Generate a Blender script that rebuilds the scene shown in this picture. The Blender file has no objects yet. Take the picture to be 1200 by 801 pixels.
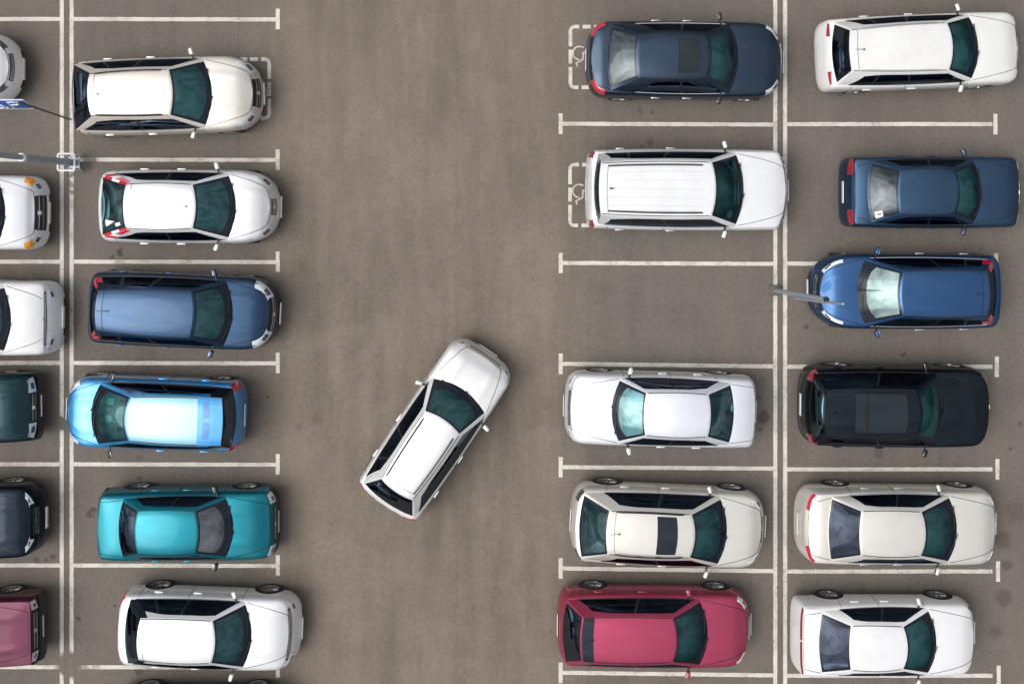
import bpy, bmesh, math, random
from mathutils import Vector, Matrix
random.seed(7)
R = math.radians
S = bpy.context.scene
COL = S.collection
H = 25.0            # camera height above the asphalt
PPM = 47.8          # photo pixels per metre of ground
def U(px, h=0.0): return (px-600.0)/PPM*(1-h/H)
def V(py, h=0.0): return -(py-245.0)/PPM*(1-h/H)
def lerp(a, b, t): return a+(b-a)*t
def clamp(x, a=0., b=1.): return max(a, min(b, x))

# ------------------------------------------------------------------ materials
def new_mat(name):
    m = bpy.data.materials.new(name); m.use_nodes = True
    nt = m.node_tree; b = nt.nodes['Principled BSDF']
    return m, nt, b
def node(nt, t, **kw):
    n = nt.nodes.new(t)
    for k, v in kw.items():
        if k.startswith('i_'): n.inputs[k[2:].replace('_', ' ')].default_value = v
        else: setattr(n, k, v)
    return n
def mth(nt, op, a, b=None, c=None, cl=False):
    n = nt.nodes.new('ShaderNodeMath'); n.operation = op; n.use_clamp = cl
    for i, v in enumerate((a, b, c)):
        if v is None: continue
        if isinstance(v, (int, float)): n.inputs[i].default_value = v
        else: nt.links.new(v, n.inputs[i])
    return n.outputs[0]
def mixc(nt, f, a, b, mode='MIX'):
    n = nt.nodes.new('ShaderNodeMix'); n.data_type = 'RGBA'; n.blend_type = mode
    for i, v in ((0, f), (6, a), (7, b)):
        if isinstance(v, (int, float)): n.inputs[i].default_value = v
        elif isinstance(v, tuple): n.inputs[i].default_value = (*v[:3], 1)
        else: nt.links.new(v, n.inputs[i])
    return n.outputs[2]
def noise(nt, vec, scale, detail=4, rough=.55, dist=0):
    n = nt.nodes.new('ShaderNodeTexNoise')
    n.inputs['Scale'].default_value = scale; n.inputs['Detail'].default_value = detail
    n.inputs['Roughness'].default_value = rough; n.inputs['Distortion'].default_value = dist
    if vec is not None: nt.links.new(vec, n.inputs['Vector'])
    return n.outputs['Fac']
def ramp(nt, f, stops):
    n = nt.nodes.new('ShaderNodeValToRGB'); e = n.color_ramp.elements
    while len(e) < len(stops): e.new(.5)
    for q, (p, c) in zip(e, stops):
        q.position = p; q.color = (c, c, c, 1) if isinstance(c, (int, float)) else (*c, 1)
    nt.links.new(f, n.inputs[0]); return n.outputs[0]
def simple(name, col, rough=.5, metal=0., coat=0., spec=.5):
    m, nt, b = new_mat(name)
    b.inputs['Base Color'].default_value = (*col, 1); b.inputs['Roughness'].default_value = rough
    b.inputs['Metallic'].default_value = metal; b.inputs['Coat Weight'].default_value = coat
    b.inputs['Specular IOR Level'].default_value = spec
    return m
_paints = {}
def paint(col, metal=0., dust=.25, rough=.38):
    k = (col, metal, dust, rough)
    if k in _paints: return _paints[k]
    m, nt, b = new_mat('car_paint')
    tc = node(nt, 'ShaderNodeTexCoord').outputs['Object']
    d = noise(nt, tc, 2.2, 6, .6)
    d2 = noise(nt, tc, 38, 3, .6)
    f = mth(nt, 'MULTIPLY', ramp(nt, d, [(.35, 0.), (.72, 1.)]), dust)
    f = mth(nt, 'ADD', f, mth(nt, 'MULTIPLY', mth(nt, 'SUBTRACT', d2, .45), dust*.35), cl=True)
    dc = (.42, .39, .35) if max(col) > .5 else tuple(lerp(v, .12, .4) for v in col)
    if max(col) > .6: col = tuple(v*.87 for v in col)
    c = mixc(nt, f, col, dc)
    nt.links.new(c, b.inputs['Base Color'])
    rr = mth(nt, 'MULTIPLY_ADD', d, .22, rough-.1)
    nt.links.new(rr, b.inputs['Roughness'])
    b.inputs['Metallic'].default_value = metal
    b.inputs['Coat Weight'].default_value = .85 if max(col) > .5 else .35
    b.inputs['Specular IOR Level'].default_value = .5 if max(col) > .5 else .2
    b.inputs['Coat Roughness'].default_value = .06
    _paints[k] = m; return m
def glass(name, tint, dust, sheenf, refl, rough=.03):
    m = bpy.data.materials.new(name); m.use_nodes = True; nt = m.node_tree; nt.nodes.clear()
    out = node(nt, 'ShaderNodeOutputMaterial')
    tr = node(nt, 'ShaderNodeBsdfTransparent'); tr.inputs[0].default_value = (*tint, 1)
    gl = node(nt, 'ShaderNodeBsdfGlossy'); gl.inputs['Color'].default_value = (*refl, 1); gl.inputs['Roughness'].default_value = rough
    df = node(nt, 'ShaderNodeBsdfDiffuse'); df.inputs[0].default_value = (*dust, 1)  # diffuse layer paints the soft cloud reflection into the glass
    tc = node(nt, 'ShaderNodeTexCoord').outputs['Object']
    n1 = ramp(nt, noise(nt, tc, 1.7, 5, .6, .6), [(.3, .1), (.7, 2.1)])
    oi = node(nt, 'ShaderNodeObjectInfo').outputs['Random']
    f = mth(nt, 'MULTIPLY', n1, mth(nt, 'MULTIPLY', mth(nt, 'MULTIPLY_ADD', oi, .9, .55), sheenf), cl=True)
    mx = node(nt, 'ShaderNodeMixShader'); nt.links.new(f, mx.inputs[0])
    nt.links.new(tr.outputs[0], mx.inputs[1]); nt.links.new(df.outputs[0], mx.inputs[2])
    fr = node(nt, 'ShaderNodeFresnel'); fr.inputs[0].default_value = 1.75
    m2 = node(nt, 'ShaderNodeMixShader'); nt.links.new(fr.outputs[0], m2.inputs[0])
    nt.links.new(mx.outputs[0], m2.inputs[1]); nt.links.new(gl.outputs[0], m2.inputs[2])
    nt.links.new(m2.outputs[0], out.inputs[0])
    return m
M = {}
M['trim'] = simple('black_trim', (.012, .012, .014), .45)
M['gloss_black'] = simple('gloss_black', (.008, .012, .02), .15, spec=.35)
M['gap'] = simple('panel_gap', (.01, .01, .01), .8)
M['chrome'] = simple('chrome', (.75, .75, .76), .18, 1.)
M['silver'] = simple('silver_trim', (.5, .5, .5), .35, .8)
M['tyre'] = simple('tyre_rubber', (.018, .018, .018), .8)
M['rim'] = simple('alloy_rim', (.36, .36, .37), .35, .9)
M['interior'] = simple('interior_dark', (.035, .04, .042), .8)
M['seat'] = simple('seat_fabric', (.2, .2, .2), .9)
M['dash'] = simple('dashboard_plastic', (.085, .09, .09), .6)
M['lamp'] = simple('lamp_lens', (.62, .66, .68), .1, 0, 1.)
M['lamp_dark'] = simple('lamp_reflector', (.12, .13, .15), .15, .6, 1.)
M['amber'] = simple('amber_lens', (.85, .32, .02), .2, 0, 1.)
M['red'] = simple('red_lens', (.5, .012, .035), .15, 0, 1.)
M['darkred'] = simple('dark_red_lens', (.28, .014, .03), .15, 0, 1.)
M['plate'] = simple('plate_white', (.72, .72, .7), .4)
M['white_sticker'] = simple('sticker_white', (.8, .8, .8), .5)
M['paper'] = simple('paper', (.75, .76, .74), .7)
M['screen'] = glass('windscreen_glass', (.36, .68, .68), (.03, .15, .16), .15, (.55, .92, .96))
M['screen_light'] = glass('windscreen_glass_cloud_sheen', (.35, .75, .68), (.36, .47, .46), .45, (.7, 1., .97))
M['screen_grey'] = glass('windscreen_glass_grey', (.6, .66, .68), (.2, .21, .23), .45, (.85, .95, 1.))
M['screen_mid'] = glass('windscreen_glass_cloud_streaks', (.3, .7, .68), (.16, .38, .42), .45, (.7, 1., .97))
M['tint'] = glass('tinted_glass', (.02, .025, .03), (.006, .009, .014), .85, (.1, .13, .18))
M['rear_teal'] = glass('rear_glass_teal', (.05, .09, .095), (.008, .032, .036), .4, (.13, .22, .24))
M['rear_blue'] = glass('rear_glass_blue', (.06, .07, .09), (.022, .026, .04), .8, (.2, .24, .33))
M['rear_grey'] = glass('rear_glass_grey', (.14, .18, .2), (.035, .046, .052), .5, (.55, .62, .66), .08)

# ------------------------------------------------------------------ mesh helpers
def mk(name, verts, faces, mats, parent=None, midx=None, smooth=True, ang=35):
    me = bpy.data.meshes.new(name); me.from_pydata([tuple(v) for v in verts], [], faces)
    if not isinstance(mats, (list, tuple)): mats = [mats]
    for m in mats: me.materials.append(m)
    if midx: me.polygons.foreach_set('material_index', midx)
    bm = bmesh.new(); bm.from_mesh(me)
    bmesh.ops.remove_doubles(bm, verts=bm.verts, dist=.0004)
    bm.to_mesh(me); bm.free()
    fin(me, smooth, ang)
    return link(name, me, parent)
def fin(me, smooth=True, ang=35):
    if smooth:
        me.polygons.foreach_set('use_smooth', [True]*len(me.polygons))
        me.set_sharp_from_angle(angle=R(ang))
    me.update()
def link(name, data, parent=None):
    o = bpy.data.objects.new(name, data); COL.objects.link(o)
    if parent: o.parent = parent
    return o
class MB:
    def __init__(s): s.v = []; s.f = []; s.m = []
    def add(s, verts, faces, mi=0):
        n = len(s.v); s.v += [Vector(v) for v in verts]; s.f += [tuple(i+n for i in f) for f in faces]; s.m += [mi]*len(faces)
    def box(s, c, d, bev=.0, mi=0, rot=None, seg=2):
        bm = bmesh.new(); bmesh.ops.create_cube(bm, size=1)
        for v in bm.verts: v.co = Vector((v.co.x*d[0], v.co.y*d[1], v.co.z*d[2]))
        if bev: bmesh.ops.bevel(bm, geom=bm.edges[:]+bm.verts[:], offset=bev, segments=seg, affect='EDGES', profile=.5)
        mt = Matrix.Translation(c) @ (rot or Matrix.Identity(4))
        vs = [mt @ v.co for v in bm.verts]; bm.verts.index_update()
        s.add(vs, [[v.index for v in f.verts] for f in bm.faces], mi); bm.free()
    def tube(s, pts, r, n=8, mi=0, cap=True):
        pts = [Vector(p) for p in pts]; rs = r if isinstance(r, list) else [r]*len(pts)
        vs = []; fs = []
        for i, p in enumerate(pts):
            d = (pts[min(i+1, len(pts)-1)]-pts[max(i-1, 0)]).normalized()
            a = d.cross(Vector((0, 0, 1)))
            if a.length < .1: a = d.cross(Vector((1, 0, 0)))
            a.normalize(); b = d.cross(a)
            for k in range(n):
                t = 2*math.pi*k/n; vs.append(p+(a*math.cos(t)+b*math.sin(t))*rs[i])
        for i in range(len(pts)-1):
            for k in range(n):
                fs.append((i*n+k, i*n+(k+1) % n, (i+1)*n+(k+1) % n, (i+1)*n+k))
        if cap:
            fs.append(tuple(range(n))); fs.append(tuple(range((len(pts)-1)*n, len(pts)*n)))
        s.add(vs, fs, mi)
    def grid(s, fn, nu, nv, mi=0):
        vs = [fn(i/nu, j/nv) for i in range(nu+1) for j in range(nv+1)]
        fs = [(i*(nv+1)+j, (i+1)*(nv+1)+j, (i+1)*(nv+1)+j+1, i*(nv+1)+j+1) for i in range(nu) for j in range(nv)]
        s.add(vs, fs, mi)
    def lathe(s, prof, n=28, mi=0, c=(0, 0, 0)):     # about the y axis: prof = (y, r)
        vs = []; fs = []; k = len(prof)
        for i in range(n):
            t = 2*math.pi*i/n
            for (y, r) in prof: vs.append((c[0]+r*math.cos(t), c[1]+y, c[2]+r*math.sin(t)))
        for i in range(n):
            for j in range(k-1):
                a = i*k+j; b = ((i+1) % n)*k+j; fs.append((a, b, b+1, a+1))
        s.add(vs, fs, mi)
    def build(s, name, mats, parent=None, smooth=True, ang=35):
        return mk(name, s.v, s.f, mats, parent, s.m, smooth, ang)
def catmull(kn, x):
    n = len(kn)
    if x <= kn[0][0]: return kn[0][1]
    if x >= kn[-1][0]: return kn[-1][1]
    for i in range(n-1):
        if kn[i][0] <= x <= kn[i+1][0]: break
    def sl(j):
        if j == 0: return (kn[1][1]-kn[0][1])/(kn[1][0]-kn[0][0])
        if j == n-1: return (kn[-1][1]-kn[-2][1])/(kn[-1][0]-kn[-2][0])
        a = (kn[j][1]-kn[j-1][1])/(kn[j][0]-kn[j-1][0]); b = (kn[j+1][1]-kn[j][1])/(kn[j+1][0]-kn[j][0])
        return 0 if a*b <= 0 else 2*a*b/(a+b)
    h = kn[i+1][0]-kn[i][0]; t = (x-kn[i][0])/h
    return (2*t**3-3*t*t+1)*kn[i][1]+(t**3-2*t*t+t)*h*sl(i)+(-2*t**3+3*t*t)*kn[i+1][1]+(t**3-t*t)*h*sl(i+1)

# ------------------------------------------------------------------ car
LV = [0, .07, .18, .34, .52, .68, .8, .89, .95, 1.0]
class Car:
    D = dict(W=1.78, zr=1.46, zb=.98, zc=.97, zn=.72, zd=None, an=.75, nn=2.7, at=.5, nt=3.2, bowc=.2, bowf=.09, bowb=.1, bowr=.05,
             yA=None, yC=None, metal=0., dust=.2, wheel=.32, cowlw=.15, cp=(.14, .2), screen='screen', rear='tint', rearm=.93,
             sides='tint', quarter=False, rails=None, sunroof=None, head=(.56, .93, .62, 1.03), headm='lamp', tailp=(.62, .97, .55, 1.02), tailm='red', grille=(.42, .72, .97),
             grillem='trim', plate=True, fin='rod', roofcol=None, noseins=.17, tailins=.1, wx=(.84, .86), chrome_belt=False, bumper=None,
             bulge=.03, wipers=True, cwx=0, arch=.035, crown=.05, ribs=None, arc=.3, dblack=False, spoil=None)
    def __init__(c, spec):
        p = dict(Car.D); p.update(spec); c.__dict__.update(p)
        a = R(c.ang); c.ax = Vector((math.cos(a), math.sin(a), 0)); c.lat = Vector((-c.ax.y, c.ax.x, 0))
        zr = c.zr
        # roof centre, from the photo, as the reference point of the axis
        if isinstance(c.rr, tuple):
            P = lambda t, h: Vector((U(t[0], h), V(t[1], h), 0))
            m = (P(c.rr, zr)+P(c.rf, zr))/2
            f = lambda t, h: (P(t, h)-m).dot(c.ax)
        else:
            m = Vector(((U(c.rr, zr)+U(c.rf, zr))/2, V(c.yc, zr), 0))
            f = lambda t, h: (U(t, h)-m.x)/c.ax.x
        zt = c.zd or c.zb
        c.xn = f(c.nose, .45); c.xt = f(c.tail, .5); c.xc = f(c.cowl, c.zc); c.xf = f(c.rf, zr); c.xr = f(c.rr, zr-.03); c.xb = f(c.rgb, zt+.03)
        off = (c.xn+c.xt)/2; m = m+c.ax*off
        for k in ('xn', 'xt', 'xc', 'xf', 'xr', 'xb'): setattr(c, k, getattr(c, k)-off)
        c.xb = max(c.xb, c.xt+.06)
        c.pos = m; c.hw = c.W/2
        c.yF = c.roofw[1]/2/PPM*(1-zr/H); c.yR = c.roofw[0]/2/PPM*(1-zr/H)
        c.yA = c.yA or c.hw-.1; c.yC = c.yC or c.hw-.14
        c.L = c.xn-c.xt
        z = c
        if c.zd is None: kn = [(c.xt, c.zb-.2), (c.xt+.1, c.zb-.06), (c.xb+.15, c.zb), ((c.xc+c.xr)/2, c.zb)]
        else: kn = [(c.xt, c.zd-.13), (c.xt+.09, c.zd-.02), (c.xb-.05, c.zd+.03), ((c.xc+c.xr)/2, c.zb)]
        kn = [kn[0]]+[k for a_, k in zip(kn, kn[1:]) if k[0] > a_[0]+.02]
        kn += [(c.xc-.05, c.zc), (lerp(c.xc, c.xn, .55), c.zc-.06), (c.xn-.2, lerp(c.zn, c.zc, .38)), (c.xn-.06, c.zn+.03), (c.xn, c.zn)]
        c.kz = kn; c.z0 = .21
        c.build()
    def ztop(c, x): return catmull(c.kz, x)
    def width(c, x):
        u = (x-.1)/(c.L/2); return c.hw*(1-.045*abs(u)**3)
    def out0(c, T):
        s = 1 if T >= 0 else -1; T = abs(T)
        xa = c.xn-c.an; xb = c.xt+c.at
        if T <= 1:
            th = T*math.pi/2; return Vector((xa+c.an*max(0, math.cos(th))**(2/c.nn), s*c.width(xa)*math.sin(th)**(2/c.nn)*(1-.0*(1-T))))
        if T <= 2:
            x = lerp(xa, xb, T-1); return Vector((x, s*c.width(x)))
        th = (3-T)*math.pi/2; return Vector((xb-c.at*max(0, math.cos(th))**(2/c.nt), s*c.width(xb)*max(0, math.sin(th))**(2/c.nt)))
    def outl(c, T):
        p = c.out0(T); s = 1 if T >= 0 else -1; A = abs(T)
        if A < 1e-5: return p, Vector((1, 0))
        if A > 3-1e-5: return p, Vector((-1, 0))
        e = .012; d = c.out0(s*min(A+e, 3))-c.out0(s*max(A-e, 0)); d.normalize()
        n = Vector((d.y, -d.x))*s
        return p, n
    def ins(c, g):
        sd = [.075, .03, .008, 0, 0, .006, .015, .03, .05, .085]
        ns = [.07, .03, 0, .0, .02, .05, .08, .11, .14, 1]; ns = [n if i < 9 else c.noseins for i, n in enumerate(ns)]
        k = c.noseins/.17; ns = ns[:4]+[n*k for n in ns[4:9]]+[c.noseins]
        k = c.tailins/.1; ts = [.07, .03, .0, .0, .01, .025*k, .04*k, .055*k, .07*k, .1*k]
        g = clamp(g)
        for i in range(9):
            if LV[i] <= g <= LV[i+1]+1e-9:
                t = (g-LV[i])/(LV[i+1]-LV[i]); return lerp(sd[i], sd[i+1], t), lerp(ns[i], ns[i+1], t), lerp(ts[i], ts[i+1], t)
    def pt(c, T, g):
        if g <= 1:
            p, n = c.outl(T); a, b, d = c.ins(g)
            k = a*n.y**2+(b if n.x > 0 else d)*n.x**2
            q = p-n*k
            if abs(T) < 1e-5 or abs(T) > 3-1e-5: q.y = 0
            return Vector((q.x, q.y, c.z0+g*(c.ztop(q.x)-c.z0)))
        q = c.pt(T, 1.0); u = max(0, 2-g)
        return Vector((q.x, q.y*u, c.capz(q.x, u)))
    def capz(c, x, u):
        e = clamp((c.xn-c.noseins-x)/.35)*clamp((x-c.xt-c.tailins)/.25)
        return c.ztop(x)+c.crown*(1-u**4)*(.25+.75*e)+(.014*e*max(0, 1-abs(u-.5)/.16) if x > c.xc-.3 else 0)
    def surfz(c, x, y):
        yy = c.width(x)-.085
        return c.capz(x, clamp(abs(y)/yy))
    # (yfrac) -> T on nose or tail
    def Tn(c, yf, tail=False):
        s = 1 if yf >= 0 else -1; n = c.nt if tail else c.nn
        t = math.asin(min(1, abs(yf))**(n/2))/(math.pi/2)
        return s*((3-t) if tail else t)
    def Tx(c, x): return 1+clamp((c.xn-c.an-x)/(c.xn-c.an-c.xt-c.at))
    def patch(c, name, corners, mat, off=.008, nu=8, nv=4, parent=None, tail=False, ys=True, side=1, thick=.02, mb=None, mi=0):
        """corners: (q,g) x4 in order; q = fraction of half width on nose/tail (ys) or T directly"""
        C4 = corners
        def P(u, v, o):
            q = lerp(lerp(C4[0][0], C4[1][0], u), lerp(C4[3][0], C4[2][0], u), v)
            g = lerp(lerp(C4[0][1], C4[1][1], u), lerp(C4[3][1], C4[2][1], u), v)
            T = c.Tn(q*side, tail) if ys else q*side
            p = c.pt(T, g)
            e = .02
            sg = 1 if T >= 0 else -1
            if abs(T) < .03: T1, T2 = .03, -.03
            elif abs(T) > 2.97: T1, T2 = 2.97, -2.97
            else: T1, T2 = T+e, T-e
            a = c.pt(T1, g)-c.pt(T2, g); b = c.pt(T, min(1.9, g+.03))-c.pt(T, g-.03)
            n = a.cross(b)
            if n.length < 1e-9: n = Vector((0, 0, 1))
            n.normalize()
            if n.dot(p-Vector((p.x*.5, 0, .3))) < 0: n = -n
            return p+n*o
        m = mb or MB()
        m.grid(lambda u, v: P(u, v, off), nu, nv, mi)
        for (fu) in ((lambda t: (t, 0)), (lambda t: (t, 1)), (lambda t: (0, t)), (lambda t: (1, t))):
            m.grid(lambda t, w, fu=fu: P(*fu(t), off-w*thick), nu, 1, mi)
        if mb: return None
        return m.build(name, mat, parent or c.root)
    # greenhouse
    def roofp(c, s, u):
        xa = c.xf-c.bowf*u*u; xb = c.xr+c.bowr*u*u
        x = lerp(xa, xb, s); y = (lerp(c.yF, c.yR, s)+.03*4*s*(1-s))*u
        z = c.zr-.055*(1-s)**3-.045*s**3-.03*u*u-.035*u**8
        return Vector((x, y, z))
    def fbase(c, u):
        x = c.xc-c.bowc*u*u; y = c.yA*u; return Vector((x, y, c.surfz(x, y)-.006))
    def rbase(c, u):
        x = c.xb+c.bowb*u*u; y = c.yC*u; return Vector((x, y, c.surfz(x, y)-.006))
    def sbase(c, s, sg):
        a = c.fbase(1); b = c.rbase(1); x = lerp(a.x, b.x, s); y = lerp(a.y, b.y, s)+.035*4*s*(1-s)
        return Vector((x, y*sg, c.surfz(x, y)-.006))
    def front(c, u, v):
        a = c.fbase(u); b = c.roofp(0, u); n = Vector((.5, 0, .8)); return a.lerp(b, v)+n*(.05*math.sin(math.pi*v)*(1-u*u))
    def rear_(c, u, v):
        a = c.rbase(u); b = c.roofp(1, u); n = Vector((-.5, 0, .8)); return a.lerp(b, v)+n*(.04*math.sin(math.pi*v)*(1-u*u))
    def sidep(c, s, v, sg):
        w_ = 1-c.arc*clamp((s-.62)/.34)**2-.12*clamp((.2-s)/.2)**2
        v = v/.86*.86*w_ if v <= .86 else lerp(.86*w_, 1, (v-.86)/.14)
        a = c.sbase(s, sg); b = c.roofp(s, sg); n = Vector((0, sg, .3)); return a.lerp(b, v)+n*(c.bulge*math.sin(math.pi*v)*min(1, 4*s*(1-s)*1.6))
    def build(c):
        root = link(c.name, None); c.root = root
        root.location = (c.pos.x, c.pos.y, 0); root.rotation_euler = (0, 0, R(c.ang))
        root['label'] = c.label; root['category'] = 'car'; root['group'] = 'cars in the car park'
        pm = paint(c.col, c.metal, c.dust)
        rm = paint(c.roofcol, c.metal, c.dust) if c.roofcol else pm
        # ---- body shell
        Ts = [i/14 for i in range(14)]+[1+i/20 for i in range(20)]+[2+i/12 for i in range(13)]
        gs = LV; mb = MB()
        n = len(Ts); k = len(gs); idx = {}
        verts = []
        def vid(i, j, s):
            key = (i, j, s if 0 < i < n-1 else 1)
            if key not in idx: idx[key] = len(verts); verts.append(c.pt(s*Ts[i], gs[j]))
            return idx[key]
        faces = []
        for s in (1, -1):
            for i in range(n-1):
                for j in range(k-1):
                    f = [vid(i, j, s), vid(i+1, j, s), vid(i+1, j+1, s), vid(i, j+1, s)]
                    faces.append(f if s == 1 else f[::-1])
        m = 24
        def cap(i, q, top):
            u = 1-2*q/m; s = 1 if u > 0 else -1
            j = k-1 if top else 0
            if q == 0: return vid(i, j, 1)
            if q == m: return vid(i, j, -1)
            if i in (0, n-1): return vid(i, j, 1)
            key = ('c', i, q, top)
            if key not in idx:
                p = c.pt(Ts[i], 1.0 if top else 0.0); idx[key] = len(verts)
                verts.append(Vector((p.x, p.y*u, c.capz(p.x, abs(u)) if top else c.z0)))
            return idx[key]
        for top in (True, False):
            for i in range(n-1):
                for q in range(m):
                    f = [cap(i, q, top), cap(i, q+1, top), cap(i+1, q+1, top), cap(i+1, q, top)]
                    g = []
                    for a in f:
                        if a not in g: g.append(a)
                    if len(g) > 2: faces.append(g if not top else g[::-1])
        me = bpy.data.meshes.new('body'); me.from_pydata(verts, [], faces); me.materials.append(pm)
        bm = bmesh.new(); bm.from_mesh(me); bmesh.ops.recalc_face_normals(bm, faces=bm.faces); bm.to_mesh(me); bm.free()
        body = link('body', me, root)
        # ---- cutter: wheel arches and the cabin
        R_ = c.wheel; fx = c.xn-c.wx[0]; rx = c.xt+c.wx[1]; cb = MB()
        for x in (fx, rx):
            for s in (1, -1):
                prof = [(0, 0.0001), (0, R_+c.arch), (.5*s, R_+c.arch), (.5*s, .0001)]
                vs = []; fs = []; nn = 26
                for i in range(nn):
                    t = 2*math.pi*i/nn
                    for y in (c.hw-.25, c.hw+.3): vs.append((x+(R_+c.arch)*math.cos(t), s*y, R_+.01+(R_+c.arch)*math.sin(t)))
                for i in range(nn): fs.append((2*i, 2*i+1, 2*((i+1) % nn)+1, 2*((i+1) % nn)))
                fs.append(tuple(2*i for i in range(nn))); fs.append(tuple(2*i+1 for i in range(nn)))
                cb.add(vs, fs)
        lp = [c.fbase(-1+i/4) for i in range(9)]+[c.sbase(i/8, 1) for i in range(1, 8)]+[c.rbase(1-i/4) for i in range(9)]+[c.sbase(1-i/8, -1) for i in range(1, 8)]
        ctr = Vector(((c.xc+c.xb)/2, 0, 0)); lp2 = []
        for p in lp:
            lp2.append((ctr.x+(p.x-ctr.x)*.93, p.y*.93))
        q = len(lp2); vs = [(x, y, .4) for x, y in lp2]+[(x, y, 1.5) for x, y in lp2]
        cb.add(vs, [(i, (i+1) % q, (i+1) % q+q, i+q) for i in range(q)]+[tuple(range(q)), tuple(range(q, 2*q))])
        cm = bpy.data.meshes.new('cut'); cm.from_pydata([tuple(v) for v in cb.v], [], cb.f); cm.materials.append(M['interior'])
        bm = bmesh.new(); bm.from_mesh(cm); bmesh.ops.recalc_face_normals(bm, faces=bm.faces); bm.to_mesh(cm); bm.free()
        cut = bpy.data.objects.new('cut', cm); COL.objects.link(cut); cut.parent = root
        md = body.modifiers.new('b', 'BOOLEAN'); md.operation = 'DIFFERENCE'; md.object = cut; md.solver = 'EXACT'; md.material_mode = 'TRANSFER'
        bpy.context.view_layer.update()
        dg = bpy.context.evaluated_depsgraph_get()
        nm = bpy.data.meshes.new_from_object(body.evaluated_get(dg), preserve_all_data_layers=False, depsgraph=dg)
        body.modifiers.clear(); body.data = nm; nm.name = 'body'
        bpy.data.objects.remove(cut); fin(nm, True, 38)
        # ---- cabin frame and roof
        fr = MB()
        def cells(P, ub, vb, skip, nu=6, nv=6, blk=()):
            for i in range(len(ub)-1):
                for j in range(len(vb)-1):
                    if (i, j) in skip: continue
                    def fn(a, b, i=i, j=j):
                        v = lerp(vb[j], vb[j+1], b)
                        u0 = ub[i](v) if callable(ub[i]) else ub[i]; u1 = ub[i+1](v) if callable(ub[i+1]) else ub[i+1]
                        return P(lerp(u0, u1, a), v)
                    fr.grid(fn, nu, nv, 2 if i in blk else 0)
        ap = .93; wv = (.0, .955)
        cells(c.front, [-1, -ap, ap, 1], [0, .955, 1], {(1, 0)}, 8, 4)
        rp = c.rearm; rv = (.03, .94)
        cells(c.rear_, [-1, -rp, rp, 1], [0, rv[0], rv[1], 1], {(1, 1)}, 8, 4, (0, 1, 2) if c.dblack else ())
        s0 = .035; sb = .47; eb, et = 1-c.cp[0], 1-c.cp[1]
        se = lambda v: lerp(eb, et, v); sbf = lambda v: se(v)*.5
        sv = (.04, .86)
        for sg in (1, -1):
            cells(lambda a, b, sg=sg: c.sidep(a, b, sg), [0, s0, se, 1], [0, sv[0], sv[1], 1], {(1, 1)}, 8, 4, (2,) if c.dblack is True else ())
        un = [lerp(-1, -ap, i/8) for i in range(8)]+[lerp(-ap, ap, i/8) for i in range(8)]+[lerp(ap, 1, i/8) for i in range(9)]
        sn = [lerp(0, s0, i/8) for i in range(8)]+[lerp(s0, se(1), i/8) for i in range(8)]+[lerp(se(1), 1, i/8) for i in range(9)]
        vs = [c.roofp(a, b) for a in sn for b in un]; nu_ = len(un)
        fr.add(vs, [(i*nu_+j, (i+1)*nu_+j, (i+1)*nu_+j+1, i*nu_+j+1) for i in range(len(sn)-1) for j in range(nu_-1)], 1)
        fr.build('roof', [pm, rm, M['gloss_black']], root, True, 32)
        # ---- glass
        def gl(name, P, u0, u1, v0, v1, mat, border=None, parent=root, inset=.004, nu=12, nv=8, bu=.05, bv=.05):
            m_ = MB()
            U0 = u0 if callable(u0) else (lambda v: u0); U1 = u1 if callable(u1) else (lambda v: u1)
            def fn(a, b):
                v = lerp(v0, v1, b); return P(lerp(U0(v), U1(v), a), v)-Vector((0, 0, inset))
            if border is None: m_.grid(fn, nu, nv, 0)
            else:
                lo, hi = border
                as_ = [0, bu, 1-bu, 1]
                def bv_(a, j): return (0, lo*(1+.75*(2*a-1)**4), 1-hi*(1+.5*(2*a-1)**6), 1)[j]
                for i in range(3):
                    for j in range(3):
                        m_.grid(lambda a, b, i=i, j=j: (lambda A: fn(A, lerp(bv_(A, j), bv_(A, j+1), b)))(lerp(as_[i], as_[i+1], a)), 10 if i == 1 else 2, 8 if j == 1 else 2, 0 if (i == 1 and j == 1) else 1)
            return m_.build(name, [mat, M['gloss_black']], parent)
        ws = gl('windshield', c.front, -ap, ap, 0, .955, M[c.screen], (c.cowlw+.09, .05))
        gl('rear_window', c.rear_, -rp, rp, rv[0], rv[1], M[c.rear], (.06, .06))
        for sg in (1, -1):
            P = lambda a, b, sg=sg: c.sidep(a, b, sg)
            pl = .012
            gl('side_window', P, s0, lambda v: sbf(v)-pl, sv[0], sv[1], M[c.sides])
            if c.quarter:
                q1 = lambda v: lerp(.5, se(v), .62)
                gl('side_window', P, lambda v: sbf(v)+pl, lambda v: q1(v)-pl, sv[0], sv[1], M[c.sides])
                gl('side_window', P, lambda v: q1(v)+pl, se, sv[0], sv[1], M[c.sides])
                gl('door_pillar', P, lambda v: q1(v)-pl, lambda v: q1(v)+pl, sv[0], sv[1], M['trim'], inset=0)
            else:
                gl('side_window', P, lambda v: sbf(v)+pl, se, sv[0], sv[1], M[c.sides])
            gl('door_pillar', P, lambda v: sbf(v)-pl, lambda v: sbf(v)+pl, sv[0], sv[1], M['trim'], inset=0)
            # belt moulding and drip rail along the window line
            t = MB(); t.tube([P(lerp(s0, se(.03), i/14), .03)+Vector((0, sg*.004, 0)) for i in range(15)], .011, 6)
            t.build('window_trim', M['chrome' if c.chrome_belt else 'trim'], root)
            t = MB(); t.tube([c.roofp(.01+.98*i/16, sg*.955)+Vector((0, 0, .003)) for i in range(17)], .009, 6)
            t.build('roof_gutter', M['gap'], root)
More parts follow.
